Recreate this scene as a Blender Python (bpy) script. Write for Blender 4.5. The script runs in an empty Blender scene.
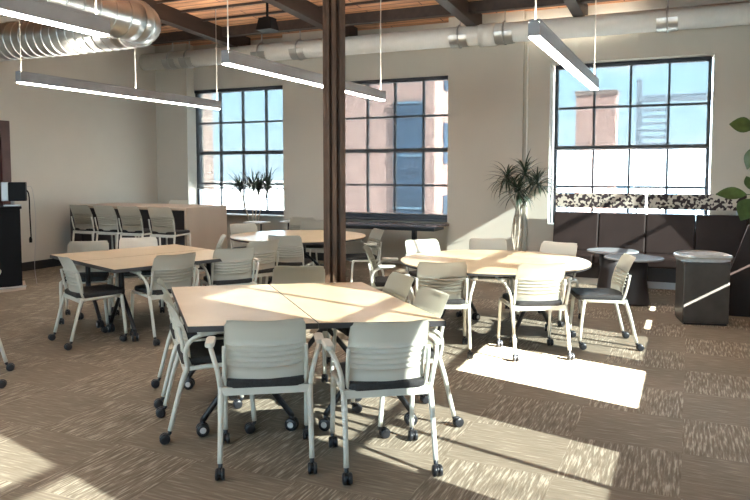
import bpy, bmesh, math, random
from mathutils import Vector, Matrix
random.seed(7)
PI = math.pi
scene = bpy.context.scene
COL = scene.collection

# ------------------------------------------------------------------ materials
def new_mat(name):
    m = bpy.data.materials.new(name); m.use_nodes = True
    nt = m.node_tree
    return m, nt, nt.nodes['Principled BSDF']

def N(nt, kind, **kw):
    n = nt.nodes.new(kind)
    for k, v in kw.items():
        if k in n.inputs: n.inputs[k].default_value = v
        else: setattr(n, k, v)
    return n

def mat(name, col, rough=0.5, metal=0.0, var=0.06, scale=8.0, bump=0.0, bscale=60.0, spec=0.5, stretch=(1, 1, 1)):
    """plain procedural surface: base colour with slight noise variation and optional bump"""
    m, nt, p = new_mat(name)
    tc = N(nt, 'ShaderNodeTexCoord'); mp = N(nt, 'ShaderNodeMapping'); mp.inputs['Scale'].default_value = stretch
    nt.links.new(tc.outputs['Object'], mp.inputs['Vector'])
    nz = N(nt, 'ShaderNodeTexNoise', Scale=scale, Detail=3.0)
    nt.links.new(mp.outputs['Vector'], nz.inputs['Vector'])
    r = N(nt, 'ShaderNodeValToRGB')
    r.color_ramp.elements[0].position = 0.3; r.color_ramp.elements[1].position = 0.7
    r.color_ramp.elements[0].color = tuple(max(0, c * (1 - var)) for c in col) + (1,)
    r.color_ramp.elements[1].color = tuple(min(1, c * (1 + var)) for c in col) + (1,)
    nt.links.new(nz.outputs['Fac'], r.inputs['Fac']); nt.links.new(r.outputs['Color'], p.inputs['Base Color'])
    p.inputs['Roughness'].default_value = rough; p.inputs['Metallic'].default_value = metal
    p.inputs['Specular IOR Level'].default_value = spec
    if bump:
        b = N(nt, 'ShaderNodeTexNoise', Scale=bscale, Detail=2.0)
        nt.links.new(mp.outputs['Vector'], b.inputs['Vector'])
        bp = N(nt, 'ShaderNodeBump', Strength=bump, Distance=0.01)
        nt.links.new(b.outputs['Fac'], bp.inputs['Height']); nt.links.new(bp.outputs['Normal'], p.inputs['Normal'])
    return m

def carpet_mat():
    m, nt, p = new_mat('carpet_tiles')
    L = nt.links.new
    tc = N(nt, 'ShaderNodeTexCoord')
    rot = N(nt, 'ShaderNodeMapping'); rot.inputs['Rotation'].default_value = (0, 0, 0)
    L(tc.outputs['Object'], rot.inputs['Vector'])
    ck = N(nt, 'ShaderNodeTexChecker', Scale=1.0 / 0.61); ck.inputs['Color1'].default_value = (1, 1, 1, 1); ck.inputs['Color2'].default_value = (0, 0, 0, 1)
    L(rot.outputs['Vector'], ck.inputs['Vector'])
    def streak(sc):
        mp = N(nt, 'ShaderNodeMapping'); mp.inputs['Scale'].default_value = sc
        L(rot.outputs['Vector'], mp.inputs['Vector'])
        nz = N(nt, 'ShaderNodeTexNoise', Scale=1.0, Detail=3.0, Roughness=0.6)
        L(mp.outputs['Vector'], nz.inputs['Vector'])
        return nz.outputs['Fac']
    a, b = streak((6, 75, 1)), streak((75, 6, 1))
    q = N(nt, 'ShaderNodeMapRange'); q.inputs[1].default_value = 0; q.inputs[2].default_value = 1; q.inputs[3].default_value = .24; q.inputs[4].default_value = .74
    L(a, q.inputs[0]); a = q.outputs[0]
    mx = N(nt, 'ShaderNodeMix', data_type='FLOAT')
    L(ck.outputs['Fac'], mx.inputs[0]); L(a, mx.inputs[2]); L(b, mx.inputs[3])
    r = N(nt, 'ShaderNodeValToRGB')
    e = r.color_ramp.elements
    e[0].position = 0.34; e[0].color = (0.160, 0.126, 0.092, 1)
    e[1].position = 0.66; e[1].color = (0.46, 0.40, 0.315, 1)
    k = e.new(0.52); k.color = (0.235, 0.194, 0.145, 1)
    L(mx.outputs[0], r.inputs['Fac'])
    # tile to tile tone
    wn = N(nt, 'ShaderNodeTexNoise', Scale=0.7, Detail=2.0)
    L(rot.outputs['Vector'], wn.inputs['Vector'])
    mr = N(nt, 'ShaderNodeMapRange'); mr.inputs[1].default_value = 0.3; mr.inputs[2].default_value = 0.7; mr.inputs[3].default_value = 0.85; mr.inputs[4].default_value = 1.15
    L(wn.outputs['Fac'], mr.inputs[0])
    mm = N(nt, 'ShaderNodeMix', data_type='RGBA', blend_type='MULTIPLY'); mm.inputs[0].default_value = 1
    L(r.outputs['Color'], mm.inputs[6]); L(mr.outputs[0], mm.inputs[7])
    L(mm.outputs[2], p.inputs['Base Color'])
    p.inputs['Roughness'].default_value = 0.92; p.inputs['Specular IOR Level'].default_value = 0.2
    bp = N(nt, 'ShaderNodeBump', Strength=0.5, Distance=0.006)
    L(mx.outputs[0], bp.inputs['Height']); L(bp.outputs['Normal'], p.inputs['Normal'])
    return m

def wood_mat(name, c0, c1, stretch, rough=0.35, scale=1.0):
    m, nt, p = new_mat(name); L = nt.links.new
    tc = N(nt, 'ShaderNodeTexCoord'); mp = N(nt, 'ShaderNodeMapping'); mp.inputs['Scale'].default_value = stretch
    L(tc.outputs['Object'], mp.inputs['Vector'])
    nz = N(nt, 'ShaderNodeTexNoise', Scale=scale, Detail=5.0, Roughness=0.55, Distortion=0.4)
    L(mp.outputs['Vector'], nz.inputs['Vector'])
    r = N(nt, 'ShaderNodeValToRGB'); r.color_ramp.elements[0].position = 0.3; r.color_ramp.elements[1].position = 0.7
    r.color_ramp.elements[0].color = c0 + (1,); r.color_ramp.elements[1].color = c1 + (1,)
    L(nz.outputs['Fac'], r.inputs['Fac']); L(r.outputs['Color'], p.inputs['Base Color'])
    p.inputs['Roughness'].default_value = rough
    return m

def deck_mat():
    m, nt, p = new_mat('plank_deck'); L = nt.links.new
    tc = N(nt, 'ShaderNodeTexCoord'); mp = N(nt, 'ShaderNodeMapping')
    L(tc.outputs['Object'], mp.inputs['Vector'])
    br = N(nt, 'ShaderNodeTexBrick', Scale=1.0)
    br.inputs['Color1'].default_value = (0.62, 0.32, 0.165, 1); br.inputs['Color2'].default_value = (0.50, 0.23, 0.115, 1)
    br.inputs['Mortar'].default_value = (0.05, 0.022, 0.012, 1)
    br.inputs['Mortar Size'].default_value = 0.009; br.inputs['Brick Width'].default_value = 1.9; br.inputs['Row Height'].default_value = 0.17
    L(mp.outputs['Vector'], br.inputs['Vector'])
    nz = N(nt, 'ShaderNodeTexNoise', Scale=3.0, Detail=4.0)
    mp2 = N(nt, 'ShaderNodeMapping'); mp2.inputs['Scale'].default_value = (0.6, 5, 1)
    L(tc.outputs['Object'], mp2.inputs['Vector']); L(mp2.outputs['Vector'], nz.inputs['Vector'])
    mr = N(nt, 'ShaderNodeMapRange'); mr.inputs[1].default_value = 0.3; mr.inputs[2].default_value = 0.7; mr.inputs[3].default_value = 0.65; mr.inputs[4].default_value = 1.3
    L(nz.outputs['Fac'], mr.inputs[0])
    mm = N(nt, 'ShaderNodeMix', data_type='RGBA', blend_type='MULTIPLY'); mm.inputs[0].default_value = 1
    L(br.outputs['Color'], mm.inputs[6]); L(mr.outputs[0], mm.inputs[7]); L(mm.outputs[2], p.inputs['Base Color'])
    p.inputs['Roughness'].default_value = 0.6
    return m

def brick_mat(name, c1, c2, mortar, axis='XZ', sc=1.0):
    m, nt, p = new_mat(name); L = nt.links.new
    tc = N(nt, 'ShaderNodeTexCoord'); sp = N(nt, 'ShaderNodeSeparateXYZ'); cb = N(nt, 'ShaderNodeCombineXYZ')
    L(tc.outputs['Object'], sp.inputs[0])
    ad = N(nt, 'ShaderNodeMath', operation='ADD'); L(sp.outputs[0], ad.inputs[0]); L(sp.outputs[1], ad.inputs[1])
    L(ad.outputs[0], cb.inputs[0]); L(sp.outputs[2], cb.inputs[1])
    br = N(nt, 'ShaderNodeTexBrick', Scale=sc)
    br.inputs['Color1'].default_value = c1 + (1,); br.inputs['Color2'].default_value = c2 + (1,); br.inputs['Mortar'].default_value = mortar + (1,)
    br.inputs['Mortar Size'].default_value = 0.012; br.inputs['Brick Width'].default_value = 0.4; br.inputs['Row Height'].default_value = 0.13
    L(cb.outputs[0], br.inputs['Vector']); L(br.outputs['Color'], p.inputs['Base Color'])
    p.inputs['Roughness'].default_value = 0.85
    return m

def pattern_mat():
    m, nt, p = new_mat('leaf_print_fabric'); L = nt.links.new
    tc = N(nt, 'ShaderNodeTexCoord')
    vo = N(nt, 'ShaderNodeTexVoronoi', Scale=30.0); vo.inputs['Randomness'].default_value = 1.0
    nz = N(nt, 'ShaderNodeTexNoise', Scale=9.0, Detail=2.0)
    L(tc.outputs['Object'], nz.inputs['Vector']); L(tc.outputs['Object'], vo.inputs['Vector'])
    ad = N(nt, 'ShaderNodeMath', operation='ADD'); 
    sc = N(nt, 'ShaderNodeSeparateColor'); L(vo.outputs['Color'], sc.inputs[0])
    ml = N(nt, 'ShaderNodeMath', operation='MULTIPLY'); ml.inputs[1].default_value = 1.0
    L(sc.outputs[0], ml.inputs[0]); L(nz.outputs['Fac'], ad.inputs[0]); L(ml.outputs[0], ad.inputs[1])
    r = N(nt, 'ShaderNodeValToRGB'); r.color_ramp.interpolation = 'CONSTANT'
    r.color_ramp.elements[0].color = (0.60, 0.55, 0.47, 1); r.color_ramp.elements[1].position = 0.49; r.color_ramp.elements[1].color = (0.035, 0.022, 0.026, 1)
    sb = N(nt, 'ShaderNodeMath', operation='MULTIPLY'); sb.inputs[1].default_value = 0.5
    L(ad.outputs[0], sb.inputs[0]); L(sb.outputs[0], r.inputs['Fac']); L(r.outputs['Color'], p.inputs['Base Color'])
    p.inputs['Roughness'].default_value = 0.8
    return m

def duct_mat():
    m, nt, p = new_mat('galvanised_steel'); L = nt.links.new
    tc = N(nt, 'ShaderNodeTexCoord'); nz = N(nt, 'ShaderNodeTexNoise', Scale=6.0, Detail=3.0)
    L(tc.outputs['Object'], nz.inputs['Vector'])
    r = N(nt, 'ShaderNodeValToRGB'); r.color_ramp.elements[0].color = (0.42, 0.43, 0.42, 1); r.color_ramp.elements[1].color = (0.72, 0.73, 0.72, 1)
    L(nz.outputs['Fac'], r.inputs['Fac']); L(r.outputs['Color'], p.inputs['Base Color'])
    p.inputs['Metallic'].default_value = 1.0; p.inputs['Roughness'].default_value = 0.28
    return m

def glass_mat():
    m = bpy.data.materials.new('pane_glass'); m.use_nodes = True; nt = m.node_tree; nt.nodes.clear()
    o = N(nt, 'ShaderNodeOutputMaterial'); t = N(nt, 'ShaderNodeBsdfTransparent'); g = N(nt, 'ShaderNodeBsdfGlossy', Roughness=0.02)
    t.inputs['Color'].default_value = (0.94, 0.97, 0.97, 1)
    mx = N(nt, 'ShaderNodeMixShader'); mx.inputs[0].default_value = 0.05
    nt.links.new(t.outputs[0], mx.inputs[1]); nt.links.new(g.outputs[0], mx.inputs[2]); nt.links.new(mx.outputs[0], o.inputs[0])
    return m

def shade_mat(openness=0.22):
    """see-through solar screen cloth: dark threads with open holes between them"""
    m = bpy.data.materials.new('solar_screen_cloth'); m.use_nodes = True; nt = m.node_tree; nt.nodes.clear()
    o = N(nt, 'ShaderNodeOutputMaterial'); t = N(nt, 'ShaderNodeBsdfTransparent'); d = N(nt, 'ShaderNodeBsdfDiffuse')
    t.inputs['Color'].default_value = (0.92, 0.98, 1.0, 1); d.inputs['Color'].default_value = (0.10, 0.11, 0.12, 1)
    mx = N(nt, 'ShaderNodeMixShader'); mx.inputs[0].default_value = openness
    nt.links.new(d.outputs[0], mx.inputs[1]); nt.links.new(t.outputs[0], mx.inputs[2]); nt.links.new(mx.outputs[0], o.inputs[0])
    return m

def emit_mat(name, col, s):
    m = bpy.data.materials.new(name); m.use_nodes = True; nt = m.node_tree; nt.nodes.clear()
    o = N(nt, 'ShaderNodeOutputMaterial'); e = N(nt, 'ShaderNodeEmission', Strength=s); e.inputs['Color'].default_value = col + (1,)
    nt.links.new(e.outputs[0], o.inputs[0]); return m

M = dict(
    carpet=carpet_mat(), deck=deck_mat(),
    wall=mat('painted_plaster', (0.56, 0.525, 0.455), 0.85, var=0.02, scale=2, bump=0.05, bscale=120),
    backwall=mat('painted_back_wall', (0.56, 0.525, 0.455), 0.85, var=0.02, scale=2, bump=0.05, bscale=120),
    base=mat('black_rubber_base', (0.018, 0.017, 0.018), 0.5),
    beam=mat('dark_timber_beam', (0.034, 0.021, 0.016), 0.55, var=0.3, scale=3, stretch=(4, 0.5, 4)),
    steel=mat('rusty_brown_steel', (0.105, 0.058, 0.034), 0.5, metal=0.15, var=0.45, scale=7, stretch=(1, 1, 0.5), bump=0.2, bscale=40),
    frame=mat('dark_window_metal', (0.035, 0.04, 0.055), 0.4),
    glass=glass_mat(), shade=shade_mat(0.10),
    sun_block=mat('sun_block_cloth', (0.35, 0.35, 0.34), 0.8),  # opaque cloth for one unseen screen, added to keep the bin dark
    sill=mat('pale_sill', (0.6, 0.6, 0.58), 0.5),
    pipe=mat('white_pipe_jacket', (0.86, 0.845, 0.79), 0.45, var=0.03),
    clamp=mat('zinc_saddle', (0.50, 0.50, 0.48), 0.35, metal=0.8),
    duct=duct_mat(),
    plastic=mat('warm_grey_polymer', (0.62, 0.60, 0.53), 0.42, var=0.02, scale=3),
    tube=mat('cream_grey_tube', (0.60, 0.59, 0.53), 0.38, var=0.03),
    fabric=mat('black_upholstery', (0.022, 0.021, 0.022), 0.75, var=0.3, scale=60, bump=0.3, bscale=220),
    rubber=mat('black_caster', (0.016, 0.017, 0.021), 0.35),
    hub=mat('pale_wheel_hub', (0.55, 0.55, 0.55), 0.4),
    blacksteel=mat('black_leg_steel', (0.018, 0.018, 0.021), 0.35, metal=0.2),
    maple=wood_mat('maple_laminate', (0.60, 0.46, 0.29), (0.70, 0.56, 0.37), (2, 2, 2), 0.28, 1.3),
    edge=mat('dark_edge_band', (0.045, 0.042, 0.045), 0.45),
    slate=mat('dark_slate_laminate', (0.085, 0.09, 0.11), 0.22),
    barfront=mat('charcoal_bar_front', (0.040, 0.034, 0.036), 0.5, var=0.15),
    barend=wood_mat('tan_end_panel', (0.50, 0.40, 0.31), (0.58, 0.47, 0.37), (2, 2, 0.3), 0.45),
    leather=mat('brown_leather', (0.024, 0.0155, 0.014), 0.5, spec=.25, var=0.12, scale=5, bump=0.08, bscale=90),
    pattern=pattern_mat(),
    chrome=mat('brushed_kick_plate', (0.6, 0.61, 0.63), 0.3, metal=1.0),
    drumtop=mat('grey_glass_top', (0.34, 0.37, 0.40), 0.18, var=0.03),
    drum=mat('dark_pedestal', (0.035, 0.030, 0.032), 0.4),
    bin=mat('bin_charcoal_laminate', (0.060, 0.054, 0.050), 0.35, var=0.15),
    liner=mat('clear_liner', (0.55, 0.58, 0.60), 0.25, var=0.1, scale=30, bump=0.5, bscale=40),
    black=mat('black_cabinet', (0.008, 0.008, 0.009), 0.7, spec=.12),
    gloss=mat('black_gloss_plastic', (0.008, 0.008, 0.009), 0.5, spec=.12),
    silver=mat('silver_plastic', (0.42, 0.42, 0.42), 0.35, metal=0.5),
    doorwood=mat('dark_brown_door', (0.065, 0.022, 0.016), 0.45, var=0.2),
    fixture=mat('grey_light_housing', (0.30, 0.30, 0.31), 0.4),
    wire=mat('pale_wire', (0.6, 0.58, 0.52), 0.4),
    leafdark=mat('dark_strap_leaf', (0.035, 0.055, 0.035), 0.35, var=0.4, scale=12),
    leaf=mat('green_broad_leaf', (0.055, 0.10, 0.028), 0.35, var=0.3, scale=14),
    stem=mat('pale_cane_stem', (0.40, 0.35, 0.28), 0.7, var=0.3, scale=20),
    soil=mat('potting_soil', (0.03, 0.02, 0.015), 0.95, bump=0.6, bscale=50),
    pot=mat('dark_pot', (0.10, 0.09, 0.085), 0.4),
    roof=mat('white_roof_membrane', (0.78, 0.77, 0.74), 0.8, scale=0.2),
    brick=brick_mat('pink_brick', (0.36, 0.215, 0.185), (0.25, 0.145, 0.125), (0.34, 0.27, 0.25)),
    brickdark=brick_mat('brown_brick', (0.20, 0.14, 0.12), (0.11, 0.08, 0.075), (0.26, 0.23, 0.21)),
    blueglass=mat('blue_curtain_glass', (0.030, 0.055, 0.095), 0.35, var=0.25, scale=0.7, stretch=(0.3, 0.3, 2)),
    bluewall=mat('blue_grey_cladding', (0.10, 0.17, 0.24), 0.6),
    whitefr=mat('grey_steel_rail', (0.16, 0.20, 0.25), 0.5),
    lamp=emit_mat('lamp_diffuser', (1.0, 0.95, 0.87), 20.0), uplamp=emit_mat('lamp_uplight', (1.0, 0.92, 0.80), 30.0),
)

# ------------------------------------------------------------------ mesh builder
class MB:
    def __init__(s): s.v = []; s.f = []
    def add(s, verts, faces, mi=0, smooth=False):
        o = len(s.v); s.v += [tuple(v) for v in verts]
        s.f += [([i + o for i in f], mi, smooth) for f in faces]; return s
    def box(s, x0, x1, y0, y1, z0, z1, mi=0, T=None):
        v = [Vector((x, y, z)) for z in (z0, z1) for y in (y0, y1) for x in (x0, x1)]
        if T: v = [T @ p for p in v]
        return s.add(v, [(0, 2, 3, 1), (4, 5, 7, 6), (0, 1, 5, 4), (2, 6, 7, 3), (0, 4, 6, 2), (1, 3, 7, 5)], mi)
    def prism(s, poly, z0, z1, mi=0):
        n = len(poly); v = [(x, y, z0) for x, y in poly] + [(x, y, z1) for x, y in poly]
        a = sum(poly[i][0] * poly[(i + 1) % n][1] - poly[(i + 1) % n][0] * poly[i][1] for i in range(n))
        f = [tuple(range(n - 1, -1, -1)), tuple(range(n, 2 * n))] + [(i, (i + 1) % n, (i + 1) % n + n, i + n) for i in range(n)]
        if a < 0: f = [tuple(reversed(q)) for q in f]
        return s.add(v, f, mi)
    def prism_y(s, poly, y0, y1, mi=0):      # outline in x,z extruded along y
        n = len(poly); v = [(x, y0, z) for x, z in poly] + [(x, y1, z) for x, z in poly]
        f = [tuple(range(n)), tuple(range(2 * n - 1, n - 1, -1))] + [(i, i + n, (i + 1) % n + n, (i + 1) % n) for i in range(n)]
        return s.add(v, f, mi)
    def tube(s, pts, r, n=8, mi=0, sx=1.0, cap=True):
        pts = [Vector(p) for p in pts]; rs = r if isinstance(r, (list, tuple)) else [r] * len(pts)
        rings = []; ref = None
        for i, p in enumerate(pts):
            d = (pts[min(i + 1, len(pts) - 1)] - pts[max(i - 1, 0)]).normalized()
            if ref is None: ref = Vector((1, 0, 0)) if abs(d.x) < 0.9 else Vector((0, 1, 0))
            u = (ref - d * ref.dot(d)).normalized(); w = d.cross(u); ref = u
            rings.append([p + (u * math.cos(2 * PI * k / n) * sx + w * math.sin(2 * PI * k / n)) * rs[i] for k in range(n)])
        v = [q for ring in rings for q in ring]; f = []
        for i in range(len(pts) - 1):
            for k in range(n):
                f.append((i * n + k, i * n + (k + 1) % n, (i + 1) * n + (k + 1) % n, (i + 1) * n + k))
        s.add(v, f, mi, True)
        if cap:
            o = len(s.v) - len(v)
            s.f.append(([o + k for k in range(n - 1, -1, -1)], mi, False)); s.f.append(([o + (len(pts) - 1) * n + k for k in range(n)], mi, False))
        return s
    def lathe(s, prof, c=(0, 0, 0), n=24, mi=0, axis='Z', smooth=True, sq=(1, 1)):
        v = []
        for r, z in prof:
            for k in range(n):
                a = 2 * PI * k / n; x, y = r * math.cos(a) * sq[0], r * math.sin(a) * sq[1]
                p = {'Z': (x, y, z), 'X': (z, x, y), 'Y': (y, z, x)}[axis]
                v.append((p[0] + c[0], p[1] + c[1], p[2] + c[2]))
        f = []
        for i in range(len(prof) - 1):
            for k in range(n): f.append((i * n + k, i * n + (k + 1) % n, (i + 1) * n + (k + 1) % n, (i + 1) * n + k))
        s.add(v, f, mi, smooth); o = len(s.v) - len(v)
        s.f.append(([o + k for k in range(n - 1, -1, -1)], mi, False)); s.f.append(([o + (len(prof) - 1) * n + k for k in range(n)], mi, False))
        return s
    def build(s, name, mats, parent=None, bevel=0.0, seg=2):
        me = bpy.data.meshes.new(name); me.from_pydata(s.v, [], [f[0] for f in s.f])
        for m in (mats if isinstance(mats, (list, tuple)) else [mats]): me.materials.append(m)
        for p, f in zip(me.polygons, s.f): p.material_index = f[1]; p.use_smooth = f[2]
        me.update()
        o = bpy.data.objects.new(name, me); COL.objects.link(o)
        if parent: o.parent = parent
        if bevel:
            b = o.modifiers.new('bevel', 'BEVEL'); b.width = bevel; b.segments = seg; b.limit_method = 'ANGLE'; b.angle_limit = 0.7
        return o

def tag(o, label, cat, group=None, kind=None):
    o['label'] = label; o['category'] = cat
    if group: o['group'] = group
    if kind: o['kind'] = kind
    return o
def thing(name, label, cat, loc=(0, 0, 0), rz=0.0, group=None):
    o = bpy.data.objects.new(name, None); COL.objects.link(o); o.empty_display_size = 0.1
    o.location = loc; o.rotation_euler = (0, 0, rz); return tag(o, label, cat, group)
def struct_empty(name):
    o = bpy.data.objects.new(name, None); COL.objects.link(o); o['kind'] = 'structure'; return o
def struct(name, mb, m, **k):
    o = mb.build(name, m, **k); o['kind'] = 'structure'; return o
def dup(root, loc, rz, label):
    r = root.copy(); COL.objects.link(r); r.location = loc; r.rotation_euler = (0, 0, rz); r['label'] = label
    for ch in list(root.children):
        c = ch.copy(); COL.objects.link(c); c.parent = r
        for g in list(ch.children):
            d = g.copy(); COL.objects.link(d); d.parent = c
    return r
def smooth_path(pts, k=6):
    """Catmull-Rom through the points"""
    P = [Vector(p) for p in pts]; P = [P[0] * 2 - P[1]] + P + [P[-1] * 2 - P[-2]]; out = []
    for i in range(1, len(P) - 2):
        for j in range(k):
            t = j / k; a, b, c, d = P[i - 1], P[i], P[i + 1], P[i + 2]
            out.append(0.5 * ((2 * b) + (c - a) * t + (2 * a - 5 * b + 4 * c - d) * t * t + (3 * b - a - 3 * c + d) * t ** 3))
    return out + [P[-2]]

# ------------------------------------------------------------------ room shell
XL, XR, YB, YR = -9.8, 1.2, 11.1, -4.0        # left wall, right wall, back wall, wall behind
WY = 11.42                                     # window plane of the back wall
def deck_z(y): return 4.10 + 0.05 * (YB - y)
struct('floor', MB().box(XL - .3, XR + .3, YR - .3, YB + .5, -.12, 0), M['carpet'])
cm = MB(); z0, z1 = deck_z(YB + .5), deck_z(YR - .3)
cm.add([(XL - .3, YB + .5, z0), (XR + .3, YB + .5, z0), (XR + .3, YR - .3, z1), (XL - .3, YR - .3, z1),
        (XL - .3, YB + .5, z0 + .2), (XR + .3, YB + .5, z0 + .2), (XR + .3, YR - .3, z1 + .2), (XL - .3, YR - .3, z1 + .2)],
       [(0, 1, 2, 3), (7, 6, 5, 4), (0, 4, 5, 1), (1, 5, 6, 2), (2, 6, 7, 3), (3, 7, 4, 0)])
struct('ceiling', cm, M['deck'])
# back wall with three recessed bays
w = MB()
for x0, x1 in ((XL, -9.03), (-6.84, -5.84), (-3.65, -2.02), (0.27, XR)): w.box(x0, x1, YB, YB + .5, 0, 4.3)
w.box(-3.65, -2.42, YB - .06, YB, 0, 4.3)       # pilaster
for x0, x1 in ((-9.03, -6.84), (-5.84, -3.65)):
    w.box(x0, x1, YB + .22, YB + .5, 0, .78); w.box(x0, x1, YB + .22, YB + .5, 3.215, 4.3)
w.box(-2.02, .27, YB, YB + .5, 0, .78); w.box(-2.02, .27, YB, YB + .5, 3.27, 4.3)
struct('wall_back', w, M['backwall'])
# left wall with a door opening
w = MB()
w.box(XL - .3, XL, YR, 6.72, 0, 5); w.box(XL - .3, XL, 7.66, YB + .5, 0, 5); w.box(XL - .3, XL, 6.72, 7.66, 2.32, 5)
struct('wall_left', w, M['wall'])
struct('baseboard_left', MB().box(XL, XL + .015, 7.74, YB, 0, .14), M['base'])
struct('baseboard_back', MB().box(XL + .015, -9.04, YB - .015, YB, 0, .14).box(-6.83, -5.85, YB - .015, YB, 0, .14).box(-3.65, -2.42, YB - .075, YB - .06, 0, .14), M['base'])
d = struct_empty('door_1')
MB().box(XL - .1, XL - .05, 6.80, 7.58, 0, 2.24).build('door_leaf', M['doorwood'], d)
MB().box(XL - .12, XL + .03, 7.58, 7.74, 0, 2.40).box(XL - .12, XL + .03, 6.64, 6.80, 0, 2.40).box(XL - .12, XL + .03, 6.80, 7.58, 2.24, 2.40).build('door_frame', M['doorwood'], d)
h = MB().tube([(XL - .05, 6.88, 1.0), (XL + .0, 6.88, 1.0), (XL + .0, 7.0, 1.0)], .012).build('door_handle', M['silver'], d)
# right wall with tall windows (beyond the frame) that let the low sun in
RW = [(-2.6, -.8, .86, .895), (-.3, 1.50, .86, .895), (2.62, 3.74, .86, .895), (4.46, 5.55, 1.71, .87), (5.75, 6.80, .86, .895), (7.05, 8.62, .955, .90), (8.75, 10.35, .86, .895)]   # y0, y1, bottom of screen
w = MB(); ys = [YR] + [q for a, b, _, _ in RW for q in (a, b)] + [YB + .5]
for i in range(0, len(ys), 2): w.box(XR, XR + .3, ys[i], ys[i + 1], 0, 5)
for a, b, _, sz in RW: w.box(XR, XR + .3, a, b, 0, sz); w.box(XR, XR + .3, a, b, 3.4, 5)
struct('wall_right', w, M['wall'])
# wall behind the camera with three unseen windows added for fill light
w = MB(); FILL_WIN = [(-8.6, -6.2), (-5.2, -2.8), (-1.8, .4)]
xs = [XL - .3] + [q for a, b in FILL_WIN for q in (a, b)] + [XR + .3]
for i in range(0, len(xs), 2): w.box(xs[i], xs[i + 1], YR - .3, YR, 0, 5)
for a, b in FILL_WIN: w.box(a, b, YR - .3, YR, 0, .8); w.box(a, b, YR - .3, YR, 3.3, 5)
struct('wall_rear', w, M['wall'])

def window(n, x0, x1, z0, z1, rows, cols, shade_bottom, T, mid=None, cloth='shade'):
    """window in local coords: x along the wall, y=0 glass plane, room at -y"""
    e = struct_empty('window_%d' % n); e.matrix_world = T
    f = MB(); t = .05
    f.box(x0, x0 + t, -.05, .05, z0, z1).box(x1 - t, x1, -.05, .05, z0, z1).box(x0, x1, -.05, .05, z0, z0 + .08).box(x0, x1, -.05, .05, z1 - .05, z1)
    for c in cols: f.box(c - .016, c + .016, -.03, .03, z0, z1)
    for r in rows:
        k = .035 if mid is not None and abs(r - mid) < .01 else .017
        f.box(x0, x1, -.034, .034, r - k, r + k)
    f.build('window_frame', M['frame'], e)
    MB().box(x0 + t, x1 - t, -.004, .004, z0 + .08, z1 - .05).build('glass_pane', M['glass'], e)
    if shade_bottom is not None:
        MB().add([(x0 + .01, -.075, shade_bottom), (x1 - .01, -.075, shade_bottom), (x1 - .01, -.075, z1 - .03), (x0 + .01, -.075, z1 - .03)], [(0, 1, 2, 3)]).build('solar_screen', M[cloth], e)
        s = MB().tube([(x0 + .02, -.09, z1 - .02), (x1 - .02, -.09, z1 - .02)], .035, 10)
        s.build('screen_roller', M['frame'], e)
        MB().tube([(x0 + .02, -.075, shade_bottom + .008), (x1 - .02, -.075, shade_bottom + .008)], .01, 6).build('hem_bar', M['fixture'], e)
    return e
rows = (1.37, 1.975, 2.56); Tb = Matrix.Translation((0, WY, 0))
def cols(c0): return [c0 + .53 * k for k in range(3)]
window(1, -9.02, -6.86, .79, 3.20, rows, cols(-8.46), 1.26, Tb, 1.975)
window(2, -5.82, -3.66, .79, 3.20, rows, cols(-5.27), .86, Tb, 1.975)
window(3, -1.99, .25, .79, 3.26, (1.37, 1.975, 2.6), [-1.39, -.86, -.32], 1.95, Tb, 1.975)
for i, (x0, x1) in enumerate(((-9.03, -6.84), (-5.84, -3.65), (-2.02, .27))):
    struct('trim_%d' % (i + 1), MB().box(x0, x1, YB + .02, WY - .05, .765, .79), M['sill' if i != 1 else 'frame'])
Tr = Matrix.Translation((XR + .12, 0, 0)) @ Matrix.Rotation(-PI / 2, 4, 'Z')   # local x -> -Y, local -y -> -X
for i, (a, b, sb, sz) in enumerate(RW):
    window(4 + i, -b, -a, sz - .07, 3.4, (1.80, 2.55), [] if i == 3 else [(-a - b) / 2], sb, Tr, 2.55, 'sun_block' if i == 5 else 'shade')  # one off-camera screen is made opaque to hold sun off the bin
Tk = Matrix.Translation((0, YR - .12, 0)) @ Matrix.Rotation(PI, 4, 'Z')
for i, (a, b) in enumerate(FILL_WIN):  # added windows, out of view, for frontal fill on the chair backs
    window(11 + i, -b, -a, .8, 3.3, (1.4, 2.05, 2.65), [-b + (b - a) * k / 4 for k in (1, 2, 3)], None, Tk, 2.05)

# ceiling beams, joists and the steel column
for i, (x, lab) in enumerate(((-7.64, 'dark timber ceiling beam at the left, passing behind the round metal duct'),
                              (-5.42, 'dark timber ceiling beam running down to the brown steel column from its left'),
                              (-3.17, 'dark timber ceiling beam meeting the back wall above the wall pier'),
                              (-1.55, 'dark timber ceiling beam above the right hand hanging light'))):
    b = MB(); a, c = YR, YB + .05
    za, zc = deck_z(a), deck_z(c)
    b.add([(x - .08, a, za - .25), (x + .08, a, za - .25), (x - .08, a, za + .02), (x + .08, a, za + .02),
           (x - .08, c, zc - .25), (x + .08, c, zc - .25), (x - .08, c, zc + .02), (x + .08, c, zc + .02)],
          [(0, 1, 3, 2), (4, 6, 7, 5), (0, 4, 5, 1), (2, 3, 7, 6), (0, 2, 6, 4), (1, 5, 7, 3)])
    tag(b.build('ceiling_beam', M['beam']), lab, 'beam', 'ceiling beams')
j = MB(); y = YB - .75
j.box(XL, XR, y - .07, y + .07, deck_z(y) - .16, deck_z(y) + .02)
struct('trim_4', j, M['beam'])
j = MB(); k = 0; y = YB - 1.35
while y > 2.0:
    j.box(XL, XR, y - .02, y + .02, deck_z(y) - .035, deck_z(y) + .02); y -= .56
struct('trim_5', j, M['beam'])
CX, CY = -3.41, 6.55
c = thing('steel_column', 'tall rust-brown steel column standing between the tables in mid room', 'column', (CX, CY, 0), math.radians(-27 + 54))
zt = deck_z(CY) - .1
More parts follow.
